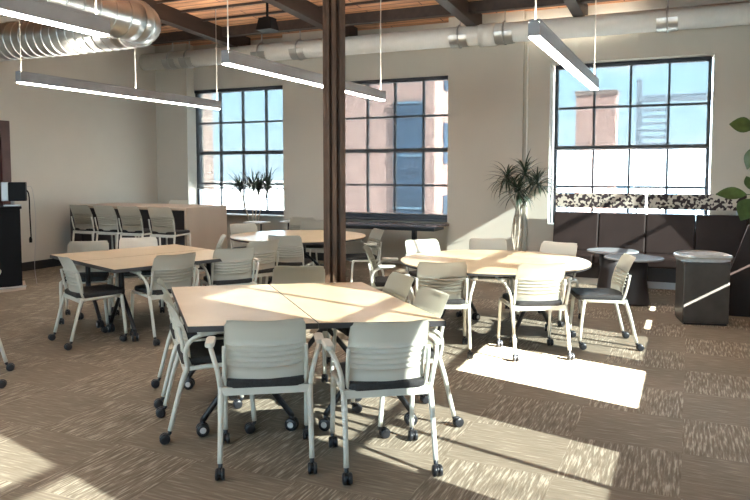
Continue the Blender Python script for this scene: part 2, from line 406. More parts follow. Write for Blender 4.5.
MB().box(-.115, -.095, -.10, .10, .02, zt).box(.095, .115, -.10, .10, .02, zt).build('flange', M['steel'], c)
MB().box(-.095, .095, -.008, .008, .02, zt).build('web', M['steel'], c)
MB().box(-.022, .022, -.075, -.008, .02, zt).box(-.095, -.05, -.085, -.078, .02, zt).box(.06, .095, -.085, -.078, .02, zt).build('stiffener', M['steel'], c)
MB().box(-.18, .18, -.18, .18, 0, .02).build('base_plate', M['steel'], c)
b = MB()
for sx in (-.15, .15):
    for sy in (-.15, .15): b.lathe([(.016, .02), (.016, .045)], (sx, sy, 0), 8)
b.build('bolt', M['steel'], c)

# white pipe along the back wall with saddles
PY_, PZ, PR = 10.80, 3.735, .155
pp = thing('insulated_pipe', 'thick white insulated pipe running along the top of the back wall', 'pipe', (0, 0, 0))
MB().tube([(XL + .01, PY_, PZ), (XR - .01, PY_, PZ)], PR, 20).build('pipe_jacket', M['pipe'], pp)
for x in (-7.08, -6.29, -3.38, -2.66, -.35, -9.1, -8.7):
    m = MB(); n = 12; v = []
    for yy in (0, 1):
        for k in range(n + 1):
            a = PI + PI * k / n
            v.append((x - .14 + .28 * yy, PY_ + math.cos(a) * (PR + .012), PZ + math.sin(a) * (PR + .012)))
    m.add(v, [(k, k + 1, n + 2 + k, n + 1 + k) for k in range(n)], 0, True)
    m.add([(p[0], PY_ + (p[1] - PY_) * .93, PZ + (p[2] - PZ) * .93) for p in v], [(n + 1 + k, n + 2 + k, k + 1, k) for k in range(n)], 0, True)
    s = m.build('saddle', M['clamp'], pp)
    r = MB(); pts = [(x, PY_ + math.cos(2 * PI * k / 16) * (PR + .02), PZ + math.sin(2 * PI * k / 16) * (PR + .02)) for k in range(17)]
    r.tube(pts, .014, 6).tube([(x, PY_, PZ + PR + .02), (x, PY_, deck_z(PY_))], .012, 6).build('clevis_hanger', M['clamp'], s)
MB().tube([(-3.05, PY_, PZ - .01), (-2.80, PY_, PZ - .01)], PR + .018, 20).build('collar', M['pipe'], pp)
tag(MB().tube([(-2.36, YB - .02, .0), (-2.36, YB - .02, 3.6)], .014, 8).build('conduit', M['pipe']), 'thin pale conduit running up the wall left of the right window', 'conduit')

# spiral duct: runs in from the left, turns towards the camera
dk = thing('spiral_duct', 'shiny round spiral metal duct with a bend at the top left', 'duct')
dr = .23; dz = 3.25; yy = 6.3
def ribbed(path, name, step):
    m = MB(); m.tube(path, dr, 28)
    L_ = 0; last = path[0]
    for i in range(1, len(path)):
        L_ += (Vector(path[i]) - Vector(last)).length; last = path[i]
        if L_ >= step and i < len(path) - 1:
            L_ = 0; dd = (Vector(path[i + 1]) - Vector(path[i - 1])).normalized()
            p = Vector(path[i]); u = Vector((0, 0, 1)); w_ = dd.cross(u).normalized(); u = w_.cross(dd)
            ring = [p + (u * math.cos(2 * PI * k / 24) + w_ * math.sin(2 * PI * k / 24)) * (dr + .002) for k in range(25)]
            m.tube(ring, .009, 5)
    return m.build(name, M['duct'], dk)
ex = -5.60
ribbed([(XL + .01 + (ex - .33 - XL) * t / 60, yy, dz) for t in range(61)], 'straight_duct', .115)
bend = []
for k in range(0, 19):
    a = PI / 2 * k / 18
    bend.append((ex - .33 + .33 * math.sin(a), yy - .33 + .33 * math.cos(a), dz))
ribbed(bend, 'duct_elbow', .13)
ribbed([(ex, yy - .33 - (yy - .33 + 3.5) * t / 90, dz) for t in range(91)], 'straight_duct', .115)
m = MB()
for y_ in (5.6, 3.4): m.tube([(ex, y_ + .001 * k, dz) for k in range(2)], .01, 5); m.tube([(ex - dr - .01, y_, dz), (ex - dr - .01, y_, deck_z(y_))], .008, 6)
m.build('hanger_strap', M['clamp'], dk)

# hanging linear lights
def pendant(x, y0, y1, label, wires, strength=None):
    t = thing('pendant_light', label, 'light', (x, (y0 + y1) / 2, 2.6), 0, 'long hanging lights')
    L2 = (y1 - y0) / 2
    MB().box(-.045, .045, -L2, L2, .012, .112).box(-.045, -.038, -L2, L2, .112, .135).box(.038, .045, -L2, L2, .112, .135).box(-.038, .038, -L2, -L2 + .007, .112, .135).box(-.038, .038, L2 - .007, L2, .112, .135).build('housing', M['fixture'], t, bevel=.004)
    MB().box(-.038, .038, -L2 + .01, L2 - .01, 0, .012).build('diffuser', M['lamp'], t)
    MB().box(-.036, .036, -L2 + .01, L2 - .01, .112, .117).build('uplight_lens', M['uplamp'], t)
    for wy in wires:
        MB().tube([(0, wy - (y0 + y1) / 2, .115), (0, wy - (y0 + y1) / 2, deck_z(wy) - 2.6)], .006, 6).build('suspension_wire', M['wire'], t)
    return t
pendant(-6.93, 5.62, 9.30, 'long grey hanging light over the left tables, by the far left wall', (5.66, 7.46, 9.26))
pendant(-3.98, .32, 3.99, 'long grey hanging light cut by the left frame edge, below the metal duct', (.5, 3.9))
pendant(-3.98, 5.45, 9.13, 'long grey hanging light that passes behind the brown steel column', (5.50, 9.05))
pendant(-1.09, 5.31, 9.00, 'long grey hanging light in front of the right window', (5.36, 8.9))

# ------------------------------------------------------------------ chairs
def shell_mesh(zb, zt, y0):
    """curved polymer back with five long louvre ridges"""
    bm = bmesh.new()
    us = [-1, -.95, -.8, -.6, -.4, -.2, 0, .2, .4, .6, .8, .95, 1]
    H = zt - zb; vs = [0, .04, .14]
    slots = []
    for k in range(5):
        a = .22 + k * .082; vs += [a, a + .008, a + .034]; slots.append(len(vs) - 3)
    vs += [.66, .74, .82, .9, .96, 1.0]
    g = []
    for v in vs:
        row = []
        for u in us:
            hw = .205 + .012 * math.sin(v * PI * .9) - (.012 * max(0, (v - .9) / .1) if abs(u) == 1 else 0)
            x = u * hw
            y = y0 - .10 * v ** 1.3 + .015 * math.sin(v * PI) + .045 * (u * u) * (1 - .3 * v) 
            z = zb + H * v - (.012 * (abs(u) ** 6) if v > .95 else 0) - .014 * (1 - u * u) * (1 if v > .9 else 0) + .010 * u * u * (.2 < v < .62)
            if any(abs(v - (.228 + k * .082)) < 1e-6 for k in range(5)) and abs(u) < .9: y -= .013
            row.append(bm.verts.new((x, y, z)))
        g.append(row)
    for i in range(len(vs) - 1):
        for j_ in range(len(us) - 1):
            f = bm.faces.new((g[i][j_], g[i][j_ + 1], g[i + 1][j_ + 1], g[i + 1][j_])); f.smooth = not any(i in (q, q + 1) for q in slots)
    bmesh.ops.solidify(bm, geom=bm.faces[:], thickness=.011)
    bmesh.ops.recalc_face_normals(bm, faces=bm.faces[:])
    me = bpy.data.meshes.new('backrest'); bm.to_mesh(me); bm.free(); me.materials.append(M['plastic'])
    return me
def link_mesh(name, me, parent):
    o = bpy.data.objects.new(name, me); COL.objects.link(o); o.parent = parent; return o
SHELL = shell_mesh(.475, .84, .085)
SHELL_TALL = shell_mesh(.70, 1.10, .085)
def caster_mb(x, y, tw=.10):
    m = MB(); a = .03
    for s in (-1, 1): m.lathe([(.010, -.009), (.028, -.009), (.031, -.004), (.031, .004), (.028, .009), (.010, .009)], (x + s * .015, y - a, .031), 16, axis='X')
    m.lathe([(.022, -.007), (.022, .007)], (x, y - a, .036), 12, axis='X')
    m.tube([(x, y - a * .6, .045), (x, y, .062), (x, y, .085)], .012, 8)
    return m
def rounded_pad(m, cx, cy, hx, hy, z0, z1, r=.05, n=5, crown=.0):
    poly = []
    for sx, sy, a0 in ((1, 1, 0), (-1, 1, 90), (-1, -1, 180), (1, -1, 270)):
        for k in range(n + 1):
            a = math.radians(a0 + 90 * k / n); poly.append((cx + sx * (hx - r) + r * math.cos(a), cy + sy * (hy - r) + r * math.sin(a)))
    return m.prism(poly, z0, z1)
def chair_proto(arms):
    t = thing('caster_chair', '', 'chair', group='grey chairs on casters')
    rounded_pad(MB(), 0, .30, .215, .225, .445, .492, .06).build('seat', M['fabric'], t, bevel=.016, seg=3)
    link_mesh('backrest', SHELL, t)
    for s in (-1, 1):
        MB().tube(smooth_path([(s * .19, .14, .445), (s * .213, .115, .47), (s * .218, .088, .56), (s * .217, .065, .68)], 4), .011, 8).build('back_upright', M['tube'], t)
    f = MB()
    for s in (-1, 1): f.tube([(s * .235, .10, .435), (s * .235, .47, .445)], .0135, 8)
    f.box(-.235, .235, .085, .115, .408, .452).tube([(-.235, .45, .43), (.235, .45, .43)], .012, 8)
    f.build('seat_frame', M['tube'], t)
    for s in (-1, 1):
        for y0, y1 in ((.105, 0), (.465, .50)):
            l = MB().tube(smooth_path([(s * .237, y0, .448), (s * .238, y0 + (y1 - y0) * .45, .30), (s * .240, y1, .075)], 4), [.0165] * 4 + [.0145] * 5, 10).build('leg', M['tube'], t)
            caster_mb(s * .240, y1).build('caster', M['rubber'], l)
        if arms:
            a = MB().tube(smooth_path([(s * .240, .11, .43), (s * .252, .095, .53), (s * .275, .12, .605), (s * .294, .185, .645), (s * .302, .27, .656)], 5), .0135, 10).build('armrest', M['tube'], t)
            p = MB(); rounded_pad(p, s * .300, .25, .026, .09, .65, .678, .024)
            p.build('arm_pad', M['plastic'], a, bevel=.009, seg=3)
    return t
proto_arm = chair_proto(True); proto_plain = chair_proto(False)
used = {}
def chair(x, y, h, label, arms=False):
    p = proto_arm if arms else proto_plain
    if p.name not in used:
        used[p.name] = 1; p.location = (x, y, 0); p.rotation_euler = (0, 0, math.radians(h)); p['label'] = label; return p
    return dup(p, (x, y, 0), math.radians(h), label)
# nearest table
chair(-2.005, 3.06, 33, 'grey armchair with its back to us, left of the two at the near table front', True)
chair(-1.385, 3.295, 36, 'grey armchair with its back to us, right of the two at the near table front', True)
chair(-2.93, 3.365, -46, 'grey armchair at the left side of the near table, the one closer to us', True)
chair(-3.40, 3.845, -46, 'grey armchair at the left side of the near table, the one farther away', True)
chair(-1.485, 4.295, 136, 'grey armchair at the right side of the near table, nearest its pointed right corner', True)
chair(-1.93, 4.84, 136, 'grey armchair at the right side of the near table, the one closer to the column', True)
chair(-2.91, 4.96, 204, 'grey chair facing us behind the near table, just left of the steel column')
# left pair of tables
chair(-5.27, 4.66, -25, 'grey chair standing at the left end of the left pair of tables')
chair(-6.12, 5.80, 221, 'grey chair facing us behind the left tables, the left one of two')
chair(-5.93, 6.37, 223, 'grey chair facing us behind the left tables, the right one of two')
chair(-4.385, 5.215, 67, 'grey armchair with its back to us before the left tables, left one of two', True)
chair(-4.20, 5.88, 52, 'grey armchair with its back to us before the left tables, right one of two', True)
chair(-4.81, 3.67, 135, 'grey chair cut off by the left edge of the picture')
# right round table
chair(-1.915, 5.67, 22, 'sunlit armchair with its back to us, left front of the right round table', True)
chair(-1.11, 5.95, 30, 'sunlit armchair with its back to us, right front of the round table', True)
chair(-.475, 6.83, 109, 'grey chair seen side on at the right end of the right round table')
chair(-2.80, 7.50, 228, 'grey chair behind the right round table, leftmost of the three there')
chair(-2.13, 7.93, 199, 'grey chair behind the right round table, in front of the spiky plant')
chair(-1.28, 7.83, 164, 'grey chair behind the right round table, in front of the brown bench')
# far round table
chair(-4.49, 7.28, 14, 'grey chair with its back to us at the near side of the far round table')
chair(-4.35, 6.66, 66, 'tan-looking grey chair between the left tables and the far round table')
chair(-5.15, 7.0, 130, 'grey chair seen edge on behind the right end of the left pair of tables')
chair(-6.10, 8.72, 238, 'grey chair at the left side of the far round table, before the bright window')
chair(-5.44, 9.75, 201, 'grey chair behind the far round table, left of the steel column')
chair(-5.97, 10.30, 196, 'dull grey chair in the shade by the wall between left and middle window')
chair(-3.80, 8.62, 135, 'grey armchair at the right side of the far round table, right of the column', True)
chair(-3.06, 6.54, 290, 'grey armchair seen edge on between the column and the right round table', True)

# ------------------------------------------------------------------ tables
def table_leg(t, x, y, ax, half, zt):
    """post that splits into two curved caster feet along unit vector ax"""
    ax = Vector((ax[0], ax[1], 0)).normalized()
    l = MB(); l.tube([(x, y, zt), (x, y, .40)], .026, 10); l.box(x - .06, x + .06, y - .06, y + .06, zt - .02, zt)
    P = Vector((x, y, 0)); ends = []
    for s in (-1, 1):
        pts = [P + Vector((0, 0, .44)), P + ax * s * half * .30 + Vector((0, 0, .345)), P + ax * s * half * .72 + Vector((0, 0, .20)), P + ax * s * half + Vector((0, 0, .095))]
        l.tube(smooth_path(pts, 5), .019, 10)
        ends.append(P + ax * s * half)
    lo = l.build('leg', M['blacksteel'], t)
    nrm = Vector((-ax.y, ax.x, 0))
    for e in ends:
        c_ = MB(); R = Matrix.Translation((e.x, e.y, 0)) @ Matrix.Rotation(math.atan2(ax.y, ax.x) - PI / 2 + random.uniform(-.5, .5), 4, 'Z')
        tmp = MB()
        for s in (-1, 1): tmp.lathe([(.014, -.011), (.036, -.011), (.040, -.005), (.040, .005), (.036, .011), (.014, .011)], (s * .019, 0, .040), 18, axis='X')
        tmp.tube([(0, 0, .06), (0, 0, .10)], .016, 8)
        for s in (-1, 1): tmp.lathe([(.020, -.002), (.018, .002)], (s * .031, 0, .040), 14, mi=1, axis='X')
        tmp.v = [tuple(R @ Vector(v)) for v in tmp.v]
        tmp.build('caster', [M['rubber'], M['hub']], lo)
def quad_table(pts, label, group):
    cx = sum(p[0] for p in pts) / 4; cy = sum(p[1] for p in pts) / 4
    t = thing('folding_table', label, 'table', (cx, cy, 0), 0, group)
    q = [Vector((p[0] - cx, p[1] - cy, 0)) for p in pts]
    q = [v * (1 - .004 / max(.1, v.length)) for v in q]
    MB().prism([(v.x * (1 - .006 / v.length), v.y * (1 - .006 / v.length)) for v in q], .714, .724).build('tabletop', M['maple'], t)
    MB().prism([(v.x * 1.0, v.y * 1.0) for v in q], .690, .7225).build('edge_band', M['edge'], t)
    # long axis runs q0->q1
    a = (q[0] + q[3]) / 2; b = (q[1] + q[2]) / 2; d_ = (b - a)
    for k in (.17, .83): 
        p = a + d_ * k; ax = (q[3] - q[0])
        table_leg(t, p.x, p.y, ax, .27, .69)
    p0, p1 = a + d_ * .17, a + d_ * .83
    MB().tube([(p0.x, p0.y, .655), (p1.x, p1.y, .655)], .024, 10).build('crossbar', M['blacksteel'], t)
A, B, C_, D, S1, S2 = (-3.60, 4.20), (-2.58, 3.14), (-1.29, 3.90), (-2.37, 5.02), (-2.985, 4.62), (-1.945, 3.53)
quad_table([A, B, S2, S1], 'maple-topped table nearest us, left half left of the dark seam', 'near pair of tables')
quad_table([S1, S2, C_, D], 'maple-topped table nearest us, right half with sun stripes', 'near pair of tables')
c0 = Vector((-4.70, 4.735)); v_ = Vector((.33, .944)) * 1.5; u_ = Vector((-.93, .37))
quad_table([tuple(c0), tuple(c0 + v_), tuple(c0 + v_ + u_ * .83), tuple(c0 + u_ * .83)][::1], 'maple-topped table of the left pair, the front one nearer to us', 'left pair of tables')
c1 = c0 + u_ * .838
quad_table([tuple(c1), tuple(c1 + v_), tuple(c1 + v_ + u_ * .76), tuple(c1 + u_ * .76)], 'maple-topped table of the left pair, the rear one farther back', 'left pair of tables')
def round_table(x, y, r, label, axa):
    t = thing('round_table', label, 'table', (x, y, 0), 0, 'round tables')
    MB().lathe([(r - .003, .714), (r, .717), (r, .722), (r - .003, .725)], n=72).build('tabletop', M['maple'], t)
    MB().lathe([(r - .06, .688), (r - .008, .694), (r, .700), (r, .714)], n=72).build('edge_band', M['edge'], t)
    ax = Vector((math.cos(axa), math.sin(axa), 0)); n_ = Vector((-ax.y, ax.x, 0))
    for s in (-.42, .42): table_leg(t, n_.x * s, n_.y * s, ax, .36, .69)
    MB().tube([tuple(n_ * -.42 + Vector((0, 0, .655))), tuple(n_ * .42 + Vector((0, 0, .655)))], .024, 10).build('crossbar', M['blacksteel'], t)
round_table(-1.76, 6.81, .93, 'large round maple table at the right, sunlit, ringed by chairs', math.radians(75))
round_table(-4.92, 8.37, .93, 'large round maple table at the back, partly hidden by the column', math.radians(20))
# long dark table below the middle window
t = thing('window_table', 'long dark table standing under the middle window', 'table', (-4.72, 10.72, 0))
MB().box(-1.12, 1.12, -.36, .28, .715, .745).build('tabletop', M['slate'], t, bevel=.004)
MB().box(-1.05, 1.05, -.28, .2, .66, .715).build('apron', M['blacksteel'], t)
for sx in (-.95, .62):
    MB().box(sx - .035, sx + .035, -.06, .01, .03, .66).box(sx - .04, sx + .04, -.30, .24, 0, .03).build('leg', M['blacksteel'], t)
# two small high-topped pedestal tables near the left window
for x, y, lab in ((-6.80, 10.15, 'small white square table below the bright left window'), (-6.36, 10.62, 'small white square table beside the wall right of the left window')):
    t = thing('side_table', lab, 'table', (x, y, 0), 0, 'small tables by the left window')
    MB().box(-.17, .17, -.17, .17, .72, .745).build('tabletop', M['sill'], t, bevel=.004)
    for s in (-.09, .09): MB().tube([(s, 0, .02), (s, 0, .72)], .014, 8).build('leg', M['blacksteel'], t)
    MB().box(-.16, .16, -.14, .14, 0, .02).build('base', M['blacksteel'], t)

# ------------------------------------------------------------------ bar and stools
t = thing('bar_counter', 'dark bar counter with pale wood top and tan end panel at the back left', 'counter', (-8.2, 8.6, 0))
MB().box(-1.22, 1.20, -.06, .98, 1.01, 1.05).build('countertop', M['barend'], t, bevel=.004)
MB().box(-1.20, 1.16, .14, .94, .08, 1.01).build('body', M['barfront'], t)
MB().box(-1.14, 1.14, .20, .90, 0, .08).build('toe_kick', M['base'], t)
MB().box(1.16, 1.20, -.05, .97, 0, 1.01).build('end_panel', M['barend'], t)
MB().box(-1.22, -1.18, -.05, .97, 0, 1.01).build('end_panel', M['barfront'], t)
def stool(x, y, h, lab):
    t = thing('bar_stool', lab, 'stool', (x, y, 0), math.radians(h), 'tall stools at the bar')
    rounded_pad(MB(), 0, .30, .215, .21, .675, .72, .06).build('seat', M['fabric'], t, bevel=.016, seg=3)
    link_mesh('backrest', SHELL_TALL, t)
    f = MB()
    for s in (-1, 1):
        f.tube(smooth_path([(s * .19, .14, .67), (s * .213, .115, .70), (s * .218, .088, .79), (s * .217, .065, .90)], 4), .011, 8)
        f.tube([(s * .212, .10, .66), (s * .212, .47, .67)], .0135, 8)
    f.box(-.212, .212, .085, .115, .635, .678).tube([(-.212, .45, .655), (.212, .45, .655)], .012, 8)
    f.build('seat_frame', M['tube'], t)
    for s in (-1, 1):
        for y0, y1 in ((.105, .02), (.465, .49)):
            MB().tube([(s * .214, y0, .668), (s * .220, y1, .012)], .015, 10).lathe([(.02, 0), (.02, .014)], (s * .220, y1, 0), 10).build('leg', M['tube'], t)
    MB().tube([(-.218, .478, .28), (.218, .478, .28)], .011, 8).tube([(-.218, .055, .28), (.218, .055, .28)], .011, 8).build('footrest', M['tube'], t)
    return t
for x, lab in ((-8.675, 'grey tall stool pulled up to the bar, first from the left wall'), (-8.18, 'grey tall stool pulled up to the bar, second from the left wall'),
               (-7.69, 'grey tall stool pulled up to the bar, third from the left wall'), (-7.09, 'grey tall stool pulled up to the bar, nearest the tan end panel')):
    stool(x, 8.02, random.uniform(-3, 4), lab)
stool(-9.0 + .55, 10.15, 180, 'grey tall stool on the far side of the bar counter')

# ------------------------------------------------------------------ bench by the right window
t = thing('corner_bench', 'dark brown leather corner bench below the right window', 'bench', (0, 0, 0))
def bench_back(x0, x1, name):
    m = MB(); m.add([(x0, 10.62, .45), (x1, 10.62, .45), (x1, 10.76, 1.0), (x0, 10.76, 1.0), (x0, 10.92, .1), (x1, 10.92, .1), (x1, 10.92, 1.0), (x0, 10.92, 1.0)],
                   [(0, 1, 2, 3), (3, 2, 6, 7), (5, 4, 7, 6), (0, 3, 7, 4), (1, 5, 6, 2), (0, 4, 5, 1)])
    return m.build(name, M['leather'], t, bevel=.02, seg=3)
for x0, x1 in ((-1.86, -1.215), (-1.21, -.565), (-.56, .085), (.09, .73)): bench_back(x0, x1, 'back_cushion')
m = MB()                                          # curved corner of the back
n = 8; vb = []; 
for k in range(n + 1):
    a = PI / 2 * k / n; cx, cy = .735, 10.50
    for r_, z_ in ((.12, .45), (.26, 1.0), (.42, 1.0), (.42, .1)): vb.append((cx + r_ * math.sin(a), cy + r_ * math.cos(a), z_))
m.add(vb, [(4 * k + j2, 4 * k + (j2 + 1) % 4, 4 * k + 4 + (j2 + 1) % 4, 4 * k + 4 + j2) for k in range(n) for j2 in range(4)], 0, True)
m.build('corner_cushion', M['leather'], t)
m = MB(); m.add([(.855, 8.75, .45), (.855, 10.495, .45), (.995, 10.495, 1.0), (.995, 8.75, 1.0), (1.155, 8.75, .1), (1.155, 10.495, .1), (1.155, 10.495, 1.0), (1.155, 8.75, 1.0)],
               [(1, 0, 3, 2), (2, 3, 7, 6), (4, 5, 6, 7), (3, 0, 4, 7), (5, 1, 2, 6), (5, 4, 0, 1)])
m.build('side_back_cushion', M['leather'], t, bevel=.02, seg=3)
for x0, x1 in ((-1.86, -1.215), (-1.21, -.565), (-.56, .085), (.09, .85)): MB().box(x0, x1, 10.12, 10.64, .30, .45).build('seat_cushion', M['leather'], t, bevel=.03, seg=3)
MB().box(.36, .87, 8.76, 10.10, .30, .45).build('seat_cushion', M['leather'], t, bevel=.03, seg=3)
MB().box(-1.86, 1.15, 10.24, 10.90, .10, .30).box(.46, 1.15, 8.76, 10.24, .10, .30).build('base', M['drum'], t)
MB().box(-1.84, .48, 10.28, 10.88, 0, .10).box(.48, 1.13, 8.78, 10.88, 0, .10).build('kick_plate', M['chrome'], t)
MB().prism_y([(.36, 0), (1.15, 0), (1.15, 1.02), (.60, 1.02), (.53, .80), (.40, .40), (.36, .30)], 8.66, 8.75).build('end_panel', M['leather'], t, bevel=.008)
for x0, x1, lab in ((-1.86, -.585, 'leaf-print privacy panel above the bench, left one'), (-.555, .72, 'leaf-print privacy panel above the bench, right one by the green plant')):
    p = thing('privacy_panel', lab, 'panel', (x0, 10.86, 1.0), 0, 'leaf-print panels above the bench')
    MB().box(0, x1 - x0, 0, .04, .065, .285).build('fabric_panel', M['pattern'], p, bevel=.006)
    for k in (.12, .9): MB().box((x1 - x0) * k, (x1 - x0) * k + .02, .01, .03, -.0, .07).build('bracket', M['chrome'], p)

# small drum tables
for x, y, r, lab in ((-.60, 9.02, .348, 'small round drum table in front of the bench, the nearer one'), (-.91, 9.68, .33, 'small round drum table in front of the bench, the one behind to the left')):
    t = thing('drum_table', lab, 'table', (x, y, 0), 0, 'drum tables before the bench')
    MB().lathe([(r - .02, .542), (r, .548), (r, .562), (r - .012, .57)], n=48).build('tabletop', M['drumtop'], t)
    MB().lathe([(.20, 0), (.195, .03), (.155, .30), (.17, .54)], n=32).build('pedestal', M['drum'], t)

# bin
t = thing('trash_bin', 'charcoal waste bin with a curved rim and clear liner, beside the bench', 'bin', (.145, 8.20, 0), math.radians(12))
MB().box(-.225, .225, -.20, .20, .02, .66).build('body', M['bin'], t, bevel=.012)
MB().box(-.21, .21, -.185, .185, 0, .02).build('plinth', M['base'], t)
def ring(zs, n=40):
    m = MB(); v = []
    for (hx, hy, z, bow) in zs:
        for k in range(n):
            a = 2 * PI * k / n; c_, s_ = math.cos(a), math.sin(a)
            x = hx * math.copysign(abs(c_) ** .55, c_); y = hy * math.copysign(abs(s_) ** .8, s_)
            v.append((x, y, z + bow * (1 - (x / .28) ** 2)))
    m.add(v, [(i * n + k, i * n + (k + 1) % n, (i + 1) * n + (k + 1) % n, (i + 1) * n + k) for i in range(len(zs) - 1) for k in range(n)], 0, True)
    return m
ring([(.262, .232, .672, 0.006), (.272, .24, .70, .012), (.262, .23, .715, .015), (.238, .205, .712, .012), (.222, .196, .664, 0)]).build('liner', M['liner'], t)
ring([(.276, .245, .690, .012), (.282, .25, .70, .012), (.280, .248, .722, .02), (.266, .234, .726, .02), (.262, .231, .712, .015)]).build('rim', M['clamp'], t)

# ------------------------------------------------------------------ lectern with screens at the left
t = thing('lectern', 'black lectern cabinet on a curved wooden base at the left edge', 'lectern', (-8.74, 6.58, 0), math.radians(52))
MB().box(-.36, .36, -.28, .28, .04, 1.10).build('body', M['black'], t, bevel=.006)
MB().box(-.38, .38, -.31, .31, 1.10, 1.13).build('top', M['black'], t, bevel=.006)
base = [(-.40, .30), (-.40, -.34)] + [(-.40 + .80 * k / 12, -.34 - .13 * math.sin(PI * k / 12)) for k in range(1, 12)] + [(.40, -.34), (.40, .30)]
MB().prism(base, .0, .035).build('base', M['barend'], t)
MB().tube([(x, y, .05) for x, y in base[1:-1]], .014, 6).build('metal_edge', M['silver'], t)
t = thing('monitor', 'black monitor with silver side standing on the lectern, right one', 'monitor', (-8.56, 6.76, 1.13), math.radians(40), 'screens on the lectern')
MB().box(-.02, .20, -.05, .05, .07, .33).build('screen', M['gloss'], t, bevel=.008)
MB().box(-.11, -.02, -.05, .06, .07, .33).build('side_speaker', M['silver'], t, bevel=.01)
MB().box(-.08, .12, -.06, .08, 0, .02).tube([(.02, .02, .02), (.02, .02, .08)], .025, 10).build('stand', M['silver'], t)
t = thing('monitor', 'black monitor on the lectern cut by the left picture edge', 'monitor', (-8.72, 6.42, 1.13), math.radians(50), 'screens on the lectern')
MB().box(-.16, .16, -.04, .04, .07, .33).build('screen', M['gloss'], t, bevel=.008)
MB().box(-.1, .1, -.07, .07, 0, .02).tube([(0, .02, .02), (0, .02, .08)], .025, 10).build('stand', M['black'], t)
tag(MB().tube(smooth_path([(-8.43, 6.90, 1.36), (-8.41, 6.93, 1.28), (-8.44, 6.96, 1.0), (-8.43, 6.96, .70), (-8.44, 6.96, .62)], 6), .009, 6).lathe([(.02, -.05), (.022, .0), (.012, .03)], (-8.44, 6.96, .66), 10).build('power_cable', M['black']), 'black cable hanging down beside the lectern from the monitor', 'cable')
tag(MB().tube(smooth_path([(-8.42, 6.92, 1.40), (-8.40, 6.98, 1.36), (-8.40, 7.02, 1.0), (-8.42, 7.02, .6), (-8.45, 7.02, .25), (-8.44, 7.04, .012)], 6), .004, 5).build('thin_cable', M['silver']), 'thin grey cable dangling from monitor to floor by the lectern', 'cable')

# black ceiling speaker
t = thing('ceiling_speaker', 'small black speaker hanging under the plank ceiling', 'speaker', (-5.80, 9.0, 0))
MB().add([(-.10, -.09, 3.88), (.10, -.09, 3.88), (.10, .09, 3.88), (-.10, .09, 3.88), (-.135, -.12, 3.70), (.135, -.12, 3.70), (.135, .12, 3.70), (-.135, .12, 3.70)],
         [(0, 1, 2, 3)[::-1], (4, 5, 6, 7)[::1], (0, 4, 5, 1), (1, 5, 6, 2), (2, 6, 7, 3), (3, 7, 4, 0)]).build('cabinet', M['gloss'], t, bevel=.01)
MB().tube([(0, 0, 3.88), (0, 0, deck_z(9.0))], .02, 8).box(-.05, .05, -.05, .05, 3.87, 3.90).build('bracket', M['black'], t)

# ------------------------------------------------------------------ plants
def strap_leaf(m, base, yaw, el, L, wd, droop):
    n = 6; v = []; d = Vector((math.cos(yaw), math.sin(yaw), 0)); s = Vector((-d.y, d.x, 0)); p = Vector(base); e = el
    for k in range(n + 1):
        t_ = k / n; w_ = wd * (.55 + .9 * t_ if t_ < .4 else .91 * (1 - ((t_ - .4) / .6) ** 1.6)) 
        up = Vector((-d.x * math.sin(e), -d.y * math.sin(e), math.cos(e)))
        v += [tuple(p - s * w_ + up * w_ * .4), tuple(p), tuple(p + s * w_ + up * w_ * .4)]
        p = p + (d * math.cos(e) + Vector((0, 0, math.sin(e)))) * (L / n); e -= droop / n
    f = []
    for k in range(n): f += [(3 * k, 3 * k + 1, 3 * k + 4, 3 * k + 3), (3 * k + 1, 3 * k + 2, 3 * k + 5, 3 * k + 4)]
    m.add(v, f, 0, True)
def tuft(m, c, n, L, wd=.012, emin=-.5, emax=1.45, droop=1.3):
    for k in range(n):
        strap_leaf(m, (c[0], c[1], c[2] + random.uniform(-.06, .05)), random.uniform(0, 2 * PI), random.uniform(emin, emax), L * random.uniform(.7, 1.1), wd, droop * random.uniform(.5, 1.2))
t = thing('dracaena', 'tall spiky dark-leaved plant on cane stems in front of the wall pier', 'plant', (-2.36, 10.45, 0))
MB().lathe([(.15, 0), (.19, .30), (.20, .34), (.18, .34), (.17, .30)], n=28).build('pot', M['pot'], t)
MB().lathe([(.165, .27), (.10, .30), (.02, .305)], n=20).build('soil', M['soil'], t)
heads = [(-.16, .0, 1.48), (.10, .05, 1.55), (.30, -.04, 1.42), (.02, -.08, 1.30)]
m = MB()
for hx, hy, hz in heads:
    m.tube(smooth_path([(random.uniform(-.06, .06), random.uniform(-.05, .05), .28), (random.uniform(-.07, .05), 0, .65), (random.uniform(-.04, .08), hy * .4, 1.0), (hx * .6, hy, 1.22), (hx, hy, hz)], 5), .017, 8)
m.build('stem', M['stem'], t)
m = MB()
for hd in heads: tuft(m, hd, 62, .39, .015)
m.build('foliage', M['leafdark'], t)
t = thing('spiky_window_plant', 'spiky dark-leaved plant standing in the bright left window', 'plant', (-7.20, 10.62, 0))
MB().lathe([(.13, 0), (.17, .40), (.15, .40), (.14, .36)], n=24).build('pot', M['pot'], t)
m = MB()
hs = [(-.26, 0, 1.26), (.0, .04, 1.30), (.16, -.03, 1.24), (.33, 0, 1.29)]
for hd in hs: m.tube(smooth_path([(hd[0] * .1, 0, .34), (hd[0] * .4, 0, .8), hd], 5), .013, 8)
m.build('stem', M['stem'], t)
m = MB()
for hd in hs: tuft(m, hd, 40, .40, .017, .25, 1.5, .6)
m.build('foliage', M['leafdark'], t)
t = thing('fiddle_leaf_plant', 'green broad-leaved plant reaching in at the right picture edge', 'plant', (.92, 8.35, 0))
MB().lathe([(.12, 0), (.14, .28), (.125, .28), (.12, .25)], n=24).build('pot', M['pot'], t)
t.location = (.945, 8.40, 0)
m = MB()
